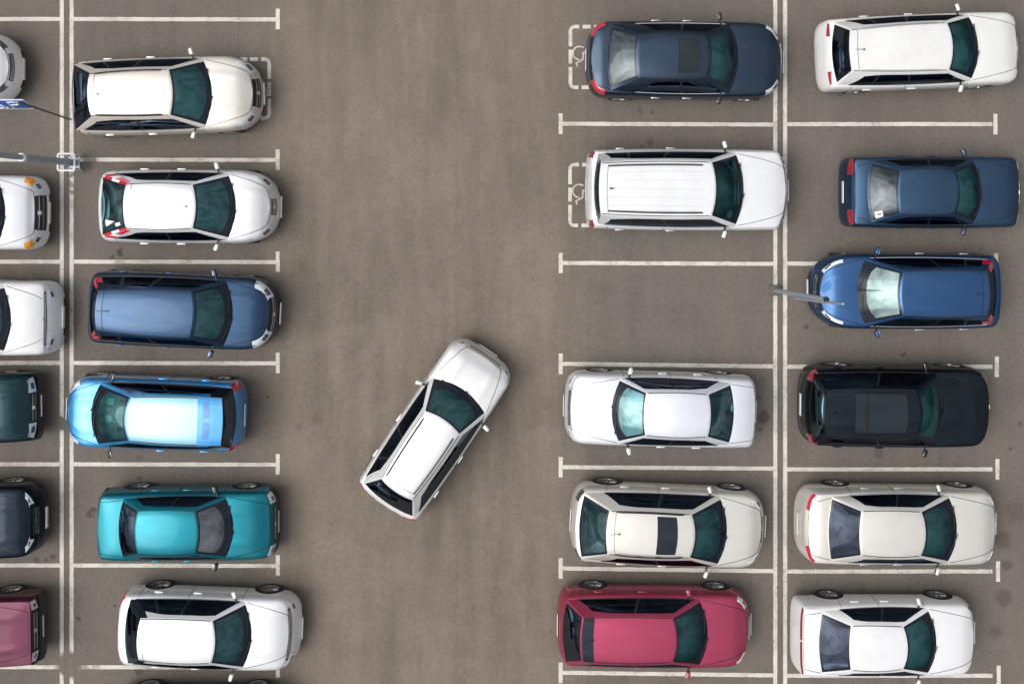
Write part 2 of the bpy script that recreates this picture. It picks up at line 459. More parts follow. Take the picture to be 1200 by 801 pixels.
        # wipers on the cowl
        if c.wipers:
            for (a, b) in ((-.1, -.78), (.72, .06)):
                w = MB(); A = c.front(a, .02)+Vector((.02, 0, .02)); B = c.front((a+b)/2, .1)+Vector((0, 0, .025))
                w.tube([A, B], .009, 5); w.tube([c.front(lerp(a, b, t), .07+.06*t)+Vector((0, 0, .018)) for t in (0, .25, .5, .75, 1)], .011, 5)
                w.build('wiper', M['trim'], root)
        # ---- interior
        d = MB(); d.box((c.xc-c.bowc-.2, 0, c.zc-.16), (.48, c.yA*1.72, .2), .05)
        d.box((c.xc-c.bowc-.3, .36, c.zc-.06), (.26, .34, .09), .035)
        d.build('dashboard', M['dash'], root)
        w = MB(); ctrw = Vector((c.xc-c.bowc-.52, .36, c.zc-.05)); rr = []
        for i in range(21):
            t = 2*math.pi*i/20; rr.append(ctrw+Vector((-.07*math.sin(t), .18*math.cos(t), .17*math.sin(t)*.9)))
        w.tube(rr, .016, 6, cap=False); w.tube([ctrw+Vector((0, -.17, 0)), ctrw+Vector((0, .17, 0))], .018, 6)
        w.build('steering_wheel', M['trim'], root)
        xs = c.xc-c.bowc-1.1
        for y in (.36, -.36):
            s_ = MB(); s_.box((xs+.12, y, .55), (.5, .48, .16), .05); s_.box((xs-.16, y, .84), (.15, .46, .58), .055, rot=Matrix.Rotation(-.25, 4, 'Y'))
            o = s_.build('seat', M['seat'], root)
            h = MB(); h.box((xs-.27, y, 1.19), (.09, .26, .17), .035, rot=Matrix.Rotation(-.15, 4, 'Y')); h.build('headrest', M['seat'], o)
        s_ = MB(); s_.box((xs-.75, 0, .55), (.45, 1.2, .16), .05); s_.box((xs-1.0, 0, .8), (.14, 1.2, .5), .05, rot=Matrix.Rotation(-.3, 4, 'Y'))
        s_.build('rear_seat', M['seat'], root)
        # ---- wheels
        for x in (fx, rx):
            for s in (1, -1):
                yo = c.hw-.012; yi = yo-.2
                w = MB(); w.lathe([((yi)*s, R_*.6), (yi*s, R_*.93), ((yi+.02)*s, R_), ((yo-.025)*s, R_), ((yo-.004)*s, R_*.94), (yo*s, R_*.86), ((yo-.008)*s, R_*.68)], 32, c=(x, 0, R_))
                wo = w.build('wheel', M['tyre'], root)
                r = MB(); r.lathe([((yo-.008)*s, R_*.68), ((yo-.004)*s, R_*.7), ((yo-.012)*s, R_*.63), ((yo-.07)*s, R_*.6), ((yi+.02)*s, R_*.6)], 28, c=(x, 0, R_))
                for kk in range(7):
                    t = 2*math.pi*kk/7+.2; ca, sa = math.cos(t), math.sin(t)
                    for dd in (-.03, .03):
                        A = Vector((x+ca*.05-sa*dd*.4, (yo-.03)*s, R_+sa*.05+ca*dd*.4)); B = Vector((x+ca*R_*.64-sa*dd, (yo-.02)*s, R_+sa*R_*.64+ca*dd))
                        r.tube([A, B], .014, 5)
                r.lathe([((yo-.012)*s, .0005), ((yo-.012)*s, .045), ((yo-.04)*s, .055)], 14, c=(x, 0, R_))
                r.build('rim', M['rim'], wo)
                b = MB(); b.lathe([((yo-.08)*s, .0005), ((yo-.08)*s, R_*.55), ((yo-.1)*s, R_*.55)], 20, c=(x, 0, R_)); b.build('brake_disc', M['lamp_dark'], wo)
        # ---- mirrors
        for s in (1, -1):
            A = c.sidep(.05, .1, s); mm = MB()
            mx = A.x-.05; my = s*(c.hw+.075)
            mm.box((mx, my, c.zb+.04), (.085, .17, .12), .03, rot=Matrix.Rotation(s*.3, 4, 'Z'), seg=3)
            mm.tube([A-Vector((0, s*.05, .02)), (mx, s*(c.hw+.01), c.zb+.01)], .022, 6, mi=1)
            mo = mm.build('mirror', [M['trim'] if getattr(c, 'mirrorblack', False) else pm, M['trim']], root)
            g = MB(); g.box((mx-.042, my+s*-.013, c.zb+.04), (.006, .14, .09), .002, rot=Matrix.Rotation(s*.3, 4, 'Z')); g.build('mirror_glass', M['chrome'], mo)
        # ---- lamps, grille, plates
        h = c.head
        for s in (1, -1):
            c.patch('headlight', [(h[0], h[2]), (h[1], h[2]+.1), (h[1], h[3]+.03), (h[0], h[3])], M[c.headm], .009, 10, 6, side=s, parent=root)
            dl = MB(); 
            c.patch('x', [(lerp(h[0], h[1], .22), lerp(h[2], h[3], .3)), (lerp(h[0], h[1], .62), lerp(h[2], h[3], .4)), (lerp(h[0], h[1], .62), lerp(h[2], h[3], .8)), (lerp(h[0], h[1], .22), lerp(h[2], h[3], .72))], None, .013, 6, 4, side=s, mb=dl)
            dl.build('lamp_reflector', M['lamp_dark'], root)
            tp = c.tailp
            if tp: c.patch('taillight', [(tp[0], tp[2]), (tp[1], tp[2]), (tp[1], tp[3]), (tp[0], tp[3])], M[c.tailm], .009, 8, 6, tail=True, side=s)
        g = c.grille
        if g:
            c.patch('grille', [(-g[0], g[1]), (g[0], g[1]), (g[0], g[2]), (-g[0], g[2])], M[c.grillem], .007, 14, 4)
            bd = MB(); 
            c.patch('x', [(-.05, lerp(g[1], g[2], .3)), (.05, lerp(g[1], g[2], .3)), (.05, lerp(g[1], g[2], .75)), (-.05, lerp(g[1], g[2], .75))], None, .016, 4, 3, mb=bd)
            bd.build('badge', M['chrome'], root)
        if g:
            q = MB()
            for kk in (.33, .66):
                gg = lerp(g[1], g[2], kk); c.patch('x', [(-g[0]*.95, gg-.012), (g[0]*.95, gg-.012), (g[0]*.95, gg+.012), (-g[0]*.95, gg+.012)], None, .012, 14, 1, mb=q)
            q.build('grille_bar', M['chrome' if c.chrome_belt else 'silver'], root)
        c.patch('air_intake', [(-.55, .14), (.55, .14), (.5, .36), (-.5, .36)], M['trim'], .006, 12, 3)
        if c.bumper:
            c.patch('bumper', [(-.97, .3), (.97, .3), (.97, .62), (-.97, .62)], M[c.bumper], .03, 26, 3, thick=.05)
            c.patch('bumper', [(-.97, .3), (.97, .3), (.97, .62), (-.97, .62)], M[c.bumper], .03, 26, 3, thick=.05, tail=True)
        bp = MB(); z = .5; ft = c.pt(0, .42); bp.box((ft.x+.022, 0, ft.z), (.014, .52, .115), .003); bp.build('number_plate', M['plate'], root)
        bp = MB(); ft = c.pt(3, .6); bp.box((ft.x-.02, 0, ft.z), (.014, .52, .115), .003); bp.build('number_plate', M['plate'], root)
        # ---- panel gaps
        class GapQ:
            def tube(self, pts, r, n=5):
                t_ = MB(); t_.tube(pts, r, n); t_.build('panel_gap', M['gap'], root)
        q = GapQ()
        Th = c.Tn(.62); n_ = 14
        # hood: front edge and the two long cuts back to the windscreen corners
        gq = 1.03
        q.tube([c.pt(c.Tn(-.62+1.24*i/20), gq)+Vector((0, 0, .002)) for i in range(21)], .006, 5)
        for s in (1, -1):
            a = c.pt(s*Th, gq); b = c.fbase(s*.97)+Vector((.03, 0, 0)); pts = []
            for i in range(n_+1):
                t = i/n_; x = lerp(a.x, b.x, t); y = lerp(a.y, b.y, t**.7); pts.append((x, y, c.surfz(x, y)+.001))
            q.tube(pts, .006, 5)
            if c.zd:
                a = c.pt(s*c.Tn(.8, True), 1.03); b = c.rbase(s*.95); pts = []
                for i in range(8):
                    t = i/7; x = lerp(a.x, b.x, t); y = lerp(a.y, b.y, t); pts.append((x, y, c.surfz(x, y)+.001))
                q.tube(pts, .006, 5)
            fa, ba = c.fbase(1), c.rbase(1)
            for sx in (c.xc-c.bowc-.08, c.sidep(sbf(.5), .5, 1).x, lerp(c.fbase(1).x, c.rbase(1).x, se(0)*.97)):
                T = c.Tx(sx); q.tube([c.pt(s*T, g_)+Vector((0, s*.001, 0)) for g_ in (.12, .3, .5, .7, .85, .95, 1.02)], .006, 4)
        if c.zd: q.tube([c.pt(c.Tn(-.8+1.6*i/16, True), 1.03)+Vector((0, 0, .002)) for i in range(17)], .006, 5)
        else: q.tube([c.roofp(.93, -.9+1.8*i/16)+Vector((0, 0, .002)) for i in range(17)], .005, 5)
        # door handles, sills
        for s in (1, -1):
            for f_ in (.9, 1.0):
                xh = c.sidep(sbf(.5) if f_ < 1 else se(.5)*.95, .5, 1).x+.18
                T = c.Tx(xh); p = c.pt(s*T, .8); hd = MB(); hd.box(p+Vector((0, s*.018, 0)), (.2, .03, .028), .01); hd.build('door_handle', M['chrome'] if c.chrome_belt else pm, root)
            c.patch('bumper_shade_strip', [(.05 if s > 0 else .0, .0), (.985, .0), (.985, .13), (.05 if s > 0 else .0, .13)], M['trim'], .006, 14, 2, side=s)  # black strips round the bumper foot, added as a painted contact shadow
            c.patch('bumper_shade_strip', [(.0, .0), (.985, .0), (.985, .13), (.0, .13)], M['trim'], .006, 14, 2, side=s, tail=True)
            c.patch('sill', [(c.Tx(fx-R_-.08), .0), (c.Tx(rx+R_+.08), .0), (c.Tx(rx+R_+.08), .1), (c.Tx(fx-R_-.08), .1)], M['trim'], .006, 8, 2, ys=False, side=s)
        # ---- options
        if c.rails:
            ins_, mat = c.rails
            for s in (1, -1):
                q = MB(); pts = []
                for i in range(13):
                    t = i/12; p = c.roofp(lerp(.08, .93, t), s*ins_); hgt = .045 if 0 < i < 12 else .0
                    pts.append(p+Vector((0, 0, hgt)))
                q.tube(pts, .017, 7)
                for t in (.35, .65): p = c.roofp(lerp(.08, .93, t), s*ins_); q.box(p+Vector((0, 0, .02)), (.12, .03, .05), .008)
                q.build('roof_rail', M[mat], root)
        if c.sunroof:
            for (a, b, w_) in c.sunroof:
                q = MB(); q.grid(lambda i, j: c.roofp(lerp(a, b, i), (-1+2*j)*w_)+Vector((0, 0, .004)), 8, 10, 0)
                for e in ((lambda t: (a, t)), (lambda t: (b, t))):
                    q.tube([c.roofp(e(0)[0], (-1+2*t/10)*w_)+Vector((0, 0, .004)) for t in range(11)], .011, 5, 1)
                for e in (-1, 1): q.tube([c.roofp(lerp(a, b, t/8), e*w_)+Vector((0, 0, .004)) for t in range(9)], .011, 5, 1)
                q.build('sunroof', [M['sunroof'], M['gap']], root)
        if c.ribs:
            for u in c.ribs:
                q = MB(); q.tube([c.roofp(lerp(.1, .9, t/12), u)+Vector((0, 0, .001)) for t in range(13)], .009, 6); q.build('roof_rib', rm, root)
        if c.spoil:
            a, b, w_, mt = c.spoil
            q = MB(); q.grid(lambda i, j: c.roofp(lerp(a, b, i), (-1+2*j)*w_)+Vector((0, 0, .007)), 8, 12, 0)
            q.build('roof_spoiler', mt if not isinstance(mt, str) else M[mt], root)
        if c.fin == 'fin':
            p = c.roofp(.88, 0); q = MB(); q.add([p+Vector((.1, 0, 0)), p+Vector((-.07, .025, 0)), p+Vector((-.07, -.025, 0)), p+Vector((-.06, 0, .06))], [(0, 1, 3), (0, 3, 2), (1, 2, 3), (0, 2, 1)])
            q.build('antenna', M['trim'], root)
        elif c.fin in ('rod', 'frod'):
            p = c.roofp(.87 if c.fin == 'rod' else .1, 0); q = MB(); q.tube([p, p+Vector((0, 0, .03))], .02, 8); q.tube([p+Vector((0, 0, .02)), p+Vector((-.22, 0, .1))], .005, 5)
            q.build('antenna', M['trim'], root)
M['sunroof'] = simple('sunroof_glass', (.014, .022, .026), .12, 0, 0, .3)

WHITE = (.8, .8, .8); BEIGE = (.8, .75, .67)
cars = []
def car(**k): o = Car(k); cars.append(o); return o
exec_specs = True
# ---- left column, inner row
car(name='estate_car', dblack=1, label='champagne estate car with black tinted tailgate and black roof rails beside the blue parking sign', ang=1.8, tail=90, rgb=77, rr=102, rf=199, cowl=250, nose=309, yc=109, roofw=(51, 56),
    metal=.45, col=BEIGE, W=1.82, zr=1.47, zb=1.0, rails=(.93, 'trim'), at=.45, cowlw=.08, headm='lamp', rear='tint', cp=(.06, .12), quarter=True, grille=(.4, .6, .99), nn=2.4, an=.9)
car(name='hatchback_car', label='white saloon-shaped hatchback with a white triangle sticker on its rear window', ang=-.3, tail=119, rgb=115, rr=146, rf=226, cowl=278, nose=329, yc=241.7, roofw=(54, 54),
    metal=.4, col=(.8, .81, .82), W=1.77, zr=1.44, zb=.98, at=.5, nn=2.4, an=1.0, rear='rear_teal', cp=(.08, .2), grille=(.24, .72, .97), grillem='lamp_dark', fin='frod', cowlw=.1, rearm=.93, tailp=None)
car(name='people_carrier', dblack=True, label='blue compact people carrier beside the white saloon-shaped hatchback, red lamps on its tail pillars', ang=-2.6, tail=108, rgb=104, rr=111, rf=225, cowl=274, nose=328, yc=366.5, roofw=(50, 57),
    col=(.026, .062, .125), metal=.85, W=1.76, zr=1.58, zb=1.02, at=.4, nn=2.5, an=.85, cp=(.04, .08), quarter=True, head=(.5, .95, .75, 1.12), grille=(.5, .7, .97), tailp=None, fin='rod', wx=(.86, .66))
car(name='hatchback_car', dblack=True, label='bright sky blue hatchback with roof coloured pale as sky reflection and slotted rear spoiler, nose pointing left', ang=178.2, tail=288, rgb=276, rr=261, rf=147, cowl=107, nose=79, yc=493.5, roofw=(56, 54),
    metal=.55, col=(.012, .31, .72), W=1.7, zr=1.52, zb=1.0, at=.35, nn=2.3, an=.75, roofcol=(.22, .46, .58), cp=(.1, .14), wx=(.7, .66), head=(.62, .95, .75, 1.05), grille=(.4, .5, .8), tailm='red', tailp=(.8, .99, .5, 1.0), mirrorblack=True, rear='tint', fin=None)  # paler roof colour has the reflected sky painted in
car(name='saloon_car', label='teal green saloon with grey windscreen, parked between the sky blue hatchback and a white estate', ang=0, tail=119, rgb=139.5, rr=159, rf=229.5, cowl=275, nose=326, yc=625, roofw=(53, 52),
    metal=.75, col=(.001, .17, .22), W=1.68, zr=1.4, zb=.95, zd=.98, zc=.92, an=.45, nn=4.2, at=.4, nt=4.2, screen='screen_grey', cp=(.12, .12), head=(.62, .95, .6, .95), grille=(.5, .5, .85), tailp=(.5, .97, .5, .9), tailm='darkred', bumper='trim', wx=(.78, .86), mirrorblack=True, cowlw=.2, fin=None, noseins=.12)
car(name='estate_car', dblack=True, label='white compact estate with black wraparound rear glass, bottom white car of the inner left row', ang=-2.3, tail=142, rgb=146, rr=160, rf=249, cowl=296, nose=354, yc=752.5, roofw=(50, 52),
    metal=.35, col=(.85, .86, .87), W=1.79, zr=1.52, zb=1.0, at=.4, nn=3.0, an=.7, cp=(.04, .1), grille=(.8, .93, 1.02), headm='lamp', quarter=True, fin=None, cowlw=.14, noseins=.24, head=(.6, .93, .66, .88))
car(name='saloon_car', label='black saloon cut off by the bottom edge, only its top wheels show', ang=0, tail=130, rgb=160, rr=182, rf=244, cowl=290, nose=338, yc=871, roofw=(54, 54),
    col=(.02, .022, .026), W=1.76, zr=1.42, zb=.96, zd=1.0, wx=(.78, .86))
# ---- left column, outer row (cut by the frame)
car(name='hatchback_car', label='silver car with rounded slotted nose, beside the blue parking sign at the left edge', ang=0, tail=-190, rgb=-180, rr=-160, rf=-72, cowl=-25, nose=27, yc=74, roofw=(54, 54),
    col=(.9, .91, .92), W=1.74, zr=1.46, an=.75, nn=2.2, grille=(.42, .84, .97), head=(.6, .9, .9, 1.15), headm='lamp_dark')
car(name='minivan', label='white van with orange front indicators, cut by the left edge below the lamp post', ang=-.5, tail=-170, rgb=-168, rr=-150, rf=-50, cowl=8, nose=57, yc=248.5, roofw=(60, 60),
    col=(.74, .76, .8), W=1.8, zr=1.6, zb=1.02, an=.5, nn=3.2, grille=(.48, .55, 1.06), head=(.6, .96, .6, .98), grillem='trim')
car(name='saloon_car', label='white car with a thin black crescent grille, cut by the left edge', ang=-.3, tail=-165, rgb=-140, rr=-112, rf=-40, cowl=15, nose=74, yc=376, roofw=(58, 58),
    col=WHITE, W=1.8, zr=1.45, zd=1.0, an=.55, nn=3.4, grille=(.84, .94, 1.02), head=(.5, .93, .7, .86), noseins=.3, cowlw=.15, headm='lamp')
car(name='saloon_car', label='dark bottle green car with square nose and wide pale headlights, cut by the left edge', ang=.8, tail=-175, rgb=-150, rr=-125, rf=-50, cowl=-12, nose=48, yc=486, roofw=(55, 55),
    col=(.002, .026, .032), metal=.8, W=1.66, zr=1.42, zd=.98, an=.25, nn=5.5, grille=(.42, .62, 1.0), head=(.45, .93, .7, 1.0), bumper='trim', noseins=.14)
car(name='saloon_car', label='dark navy car with white slanted headlights, cut by the left edge', ang=0, tail=-178, rgb=-150, rr=-120, rf=-45, cowl=-8, nose=54, yc=621, roofw=(55, 55),
    col=(.004, .011, .024), metal=.8, W=1.76, zr=1.44, zd=1.0, an=.65, nn=3.2, grille=(.38, .72, .95), head=(.52, .93, .9, 1.16), noseins=.2, chrome_belt=True)
car(name='off_road_car', label='maroon boxy off-roader with two black bonnet vents, cut by the left edge', ang=1.0, tail=-125, rgb=-122, rr=-115, rf=-40, cowl=-14, nose=52, yc=757, roofw=(64, 64),
    col=(.1, .022, .045), metal=.7, W=1.68, zr=1.62, zb=1.1, zc=1.05, zn=.92, an=.18, nn=7, grille=(.55, .62, .93), head=(.62, .9, .66, .9), bumper='trim', noseins=.14, crown=.02)
# ---- the car in the aisle
car(name='estate_car', label='white estate car driving diagonally across the empty aisle', ang=55.9, tail=(452, 590), rgb=(453, 590), rr=(464, 575), rf=(519.4, 494), cowl=(543, 455), nose=(572, 411), yc=0, roofw=(46, 51),
    metal=.35, col=(.85, .85, .84), W=1.76, zr=1.5, zb=.99, at=.35, nn=3.2, an=.6, cp=(.05, .12), rails=(.82, 'trim'), quarter=True, head=(.66, .9, .8, .95), headm='lamp', grille=(.5, .82, .93), grillem='lamp_dark', noseins=.13, fin=None, wx=(.8, .72))
# ---- right block, inner row
car(name='saloon_car', label='navy fastback saloon with dark sunroof, standing on the upper right wheelchair bay', ang=-.3, tail=686, rgb=711, rr=748, rf=831, cowl=865, nose=917, yc=65, roofw=(53, 52),
    col=(.03, .052, .085), metal=.9, W=1.83, zr=1.46, zb=.98, zd=1.03, an=.85, nn=2.5, at=.55, nt=2.7, cp=(.2, .26), rear='rear_grey', sunroof=[(.12, .42, .72)], head=(.6, .95, .8, 1.02), grille=(.5, .7, .95), tailp=(.6, .99, .86, 1.06), fin=None, chrome_belt=True, mirrorblack=True)
car(name='off_road_car', dblack=1, label='long white off-roader with black hexagonal nose, standing on the lower right wheelchair bay', ang=-.3, tail=686, rgb=696, rr=702, rf=838, cowl=871.5, nose=922, yc=221, roofw=(62, 66),
    col=(.8, .81, .83), W=1.94, zr=1.82, zb=1.18, zc=1.12, zn=.9, an=.45, nn=2.3, at=.3, nt=4.5, cp=(.04, .1), rails=(.84, 'trim'), ribs=(-.6, -.3, 0, .3, .6), quarter=True, wheel=.38, head=(.62, .9, .8, 1.0), headm='lamp_dark', grille=(.93, .84, .97), tailp=(.8, .99, .6, 1.02), tailm='darkred', fin='fin', chrome_belt=True, wx=(.9, .95), cowlw=.05)
car(name='saloon_car', label='white saloon facing left with cloud sheen painted on its windscreen, right of the empty aisle', ang=178.7, tail=884, rgb=860, rr=831, rf=757, cowl=716, nose=661, yc=487, roofw=(52, 52),
    metal=.45, col=(.82, .85, .9), W=1.74, zr=1.42, zb=.95, zd=.99, an=.55, nn=3.3, at=.4, nt=3.8, cp=(.1, .1), screen='screen_mid', rear='rear_teal', head=(.6, .95, .78, .9), grille=(.5, .86, .97), tailm='darkred', tailp=(.6, .97, .5, .8), fin=None, noseins=.14, bowf=.04)
car(name='off_road_car', label='cream crossover with dark square sunroof, in front of the crimson estate', ang=-2.6, tail=668, rgb=678, rr=713, rf=813, cowl=852, nose=896, yc=627.5, roofw=(53, 53),
    metal=.45, col=(.8, .77, .7), W=1.84, zr=1.56, zb=1.04, at=.45, nt=2.8, nn=2.6, an=.8, cp=(.14, .16), rear='rear_teal', sunroof=[(.19, .42, .78)], rails=(.93, 'trim'), head=(.65, .95, .85, 1.05), grille=(.35, .8, .97), tailm='lamp_dark', tailp=(.65, .95, .8, 1.0), wheel=.35)
car(name='estate_car', label='crimson pink estate car with black rear roof panel', ang=-.6, tail=653, rgb=659, rr=681, rf=792, cowl=829.5, nose=879, yc=751.5, roofw=(53, 54),
    col=(.4, .048, .105), W=1.79, zr=1.52, zb=1.0, at=.4, nt=3.2, nn=2.8, an=.75, cp=(.08, .14), rear='tint', spoil=(.87, .995, .98, 'gloss_black'), head=(.66, .95, .8, 1.02), grille=(.35, .6, .9), tailp=None, fin='rod', metal=.6)
# ---- right block, outer row
car(name='estate_car', label='white estate with silver roof rails in the upper right corner', ang=2.4, tail=957, rgb=975, rr=997, rf=1116, cowl=1146, nose=1191, yc=56, roofw=(50, 58),
    col=(.8, .8, .78), W=1.76, zr=1.48, zb=.97, at=.35, nt=4, nn=3.4, an=.6, cp=(.08, .16), quarter=True, rails=(.95, 'silver'), rear='tint', tailm='darkred', tailp=(.5, .93, .93, 1.02), tailins=.2, head=(.66, .92, .7, .9), grille=(.4, .5, .8), wx=(.9, .95), fin='rod', rearm=.93)
car(name='saloon_car', label='dark blue saloon with a white square sticker on its rear window', ang=0, tail=985, rgb=1016, rr=1055, rf=1123, cowl=1150, nose=1193, yc=224.5, roofw=(53, 53),
    col=(.035, .08, .145), metal=.85, W=1.73, zr=1.42, zb=.95, zd=1.0, an=.5, nn=3.8, at=.35, nt=4.5, cp=(.12, .12), rear='rear_grey', head=(.66, .92, .6, .8), grille=(.4, .5, .8), tailm='darkred', tailp=(.5, .97, .75, .95), fin=None, tailins=.2)
car(name='people_carrier', label='bright blue people carrier facing left, under the tip of the slim grey post', ang=180, tail=1167, rgb=1168, rr=1160, rf=1058, cowl=1003, nose=947, yc=344.5, roofw=(54, 54),
    col=(.03, .095, .225), metal=.85, W=1.8, zr=1.58, zb=1.02, at=.4, nt=3, nn=2.3, an=.95, cp=(.04, .08), quarter=True, screen='screen_light', head=(.6, .97, .92, 1.08), grille=(.5, .7, .97), tailp=None, fin='rod', chrome_belt=True, wx=(.86, .7))
car(name='off_road_car', label='black off-roader with two-pane glass roof', ang=-.6, tail=936, rgb=949, rr=967, rf=1080, cowl=1105, nose=1156, yc=484.5, roofw=(54, 56),
    col=(.006, .013, .02), metal=.8, W=1.9, zr=1.68, zb=1.1, zc=1.05, zn=.85, at=.4, nt=3, nn=3, an=.75, cp=(.08, .12), rear='rear_teal', sunroof=[(.14, .55, .78), (.57, .68, .78)], head=(.7, .93, .8, 1.0), headm='lamp_dark', grille=(.35, .55, .8), tailm='darkred', tailp=(.7, .98, .8, 1.1), wheel=.37, fin='fin', dust=.1, wx=(.88, .92))
car(name='saloon_car', label='cream saloon with red wraparound tail lamps, behind the black off-roader', ang=-.8, tail=932, rgb=969, rr=1010, rf=1084, cowl=1121, nose=1166, yc=626.5, roofw=(54, 54),
    metal=.4, col=(.78, .75, .69), W=1.81, zr=1.46, zb=.97, zd=1.04, an=.7, nn=2.9, at=.5, nt=3, cp=(.14, .14), rear='rear_blue', head=(.7, .93, .8, 1.0), grille=(.3, .5, .7), tailp=(.5, .97, .93, 1.03), fin=None, wx=(.88, .98), tailins=.16, chrome_belt=True)
car(name='saloon_car', label='white saloon with thin red tail strip in the lower right corner', ang=-.2, tail=928, rgb=958, rr=998, rf=1063, cowl=1097, nose=1141, yc=761, roofw=(54, 52),
    col=(.82, .82, .83), W=1.77, zr=1.44, zb=.97, zd=1.02, an=.65, nn=3.0, at=.3, nt=5, cp=(.16, .14), rear='rear_blue', head=(.8, .93, .8, .95), headm='lamp_dark', grille=(.3, .4, .6), tailp=(.02, .97, .91, .97), tailm='darkred', fin=None, wx=(.84, .92), tailins=.14)

# ------------------------------------------------------------------ extra details on single cars
def by(label_part):
    return [c for c in cars if label_part in c.label][0]
def pillar_lamps(c, v0, v1, mats=('red', 'white_lamp', 'red'), u0=.955, u1=1.0, s1=.94):
    for sg in (1, -1):
        m = MB(); n = len(mats)
        for k in range(n):
            a, b = lerp(v0, v1, k/n), lerp(v0, v1, (k+1)/n)
            m.grid(lambda i, j: c.rear_(sg*lerp(u0, u1, i), lerp(a, b, j))+Vector((-.006, 0, .008)), 3, 4, k)
            m.grid(lambda i, j: c.sidep(lerp(1, s1, i), lerp(a, b, j), sg)+Vector((0, sg*.008, .006)), 3, 4, k)
        m.build('taillight', [M[x] for x in mats], c.root)
M['white_lamp'] = simple('reversing_lens', (.8, .75, .75), .15, 0, 1.)
pillar_lamps(by('triangle sticker'), .1, .98, u0=.9, s1=.93)
pillar_lamps(by('red lamps on its tail'), .15, .75, ('red', 'red'), u0=.86, s1=.95)
pillar_lamps(by('facing left, under the tip'), .1, .7, ('red', 'red'), u0=.8, s1=.93)
c = by('triangle sticker')
q = MB()
tri = [(-.62, .3), (-.38, .42), (-.62, .55)]
def stick(c, pts, thick=.004):
    vs = [c.rear_(u, v)+Vector((-.003, 0, .006)) for (u, v) in pts]; return vs
vs = stick(c, [(-.7, .25), (-.46, .25), (-.58, .6)]); q.add(vs, [(0, 1, 2)])
vs = stick(c, [(-.78, .62), (-.66, .6), (-.64, .78), (-.76, .8)]); q.add(vs, [(0, 1, 2, 3)])
q.build('sticker', M['white_sticker'], c.root)
c = by('square sticker'); q = MB()
q.grid(lambda i, j: c.rear_(lerp(-.9, -.68, i), lerp(.17, .42, j))+Vector((-.003, 0, .006)), 3, 3)
q.tube([c.rear_(-.79, .24)+Vector((-.003, 0, .008)), c.rear_(-.79, .37)+Vector((-.003, 0, .008))], .016, 5, 1)
q.build('sticker', [M['white_sticker'], M['gap']], c.root)
# spoiler of the sky blue hatchback
c = by('sky blue hatchback with'); sp = MB(); skb = paint((.012, .31, .72), .4, .2)
def spf(i, j): return c.roofp(lerp(.74, 1.0, i), -.97+1.94*j)+Vector((0, 0, .03))
sp.grid(spf, 6, 14, 0)
for e in (0, 1): sp.grid(lambda t, w, e=e: spf(e, t)-Vector((0, 0, .03*w)), 14, 1, 0)
for e in (0, 1): sp.grid(lambda t, w, e=e: spf(t, e)-Vector((0, 0, .03*w)), 6, 1, 0)
for (a, b) in ((.06, .42), (.5, .86)):
    sp.grid(lambda i, j: spf(lerp(.22, .48, i), lerp(a, b, j))+Vector((0, 0, .004)), 3, 6, 1)
sp.build('roof_spoiler', [skb, paint((.01, .2, .52), 0., .1)], c.root)
# papers on its dashboard
q = MB(); 
for (dx, y, w_, l_, a) in ((-.2, .12, .14, .2, .3), (-.3, .2, .08, .1, 1.), (-.22, -.3, .18, .16, -.2)):
    q.box((c.xc-c.bowc+dx, y, c.zc-.045), (w_, l_, .01), .0, rot=Matrix.Rotation(a, 4, 'Z'))
q.build('paper', M['paper'], c.root)
# vents of the maroon off-roader
c = by('bonnet vents')
for y in (.2, -.2):
    q = MB(); x0 = c.xn-.98; q.box((x0, y, c.surfz(x0, y)+.006), (.09, .24, .02), .006)
    for k in range(3): q.box((x0-.03+.03*k, y, c.surfz(x0, y)+.018), (.008, .22, .01), 0)
    q.build('bonnet_vent', M['trim'], c.root)
# amber indicators of the van
c = by('orange front')
for s in (1, -1): c.patch('indicator', [(.86, .86), (.99, .86), (.995, 1.1), (.84, 1.1)], M['amber'], .014, 6, 5, side=s)

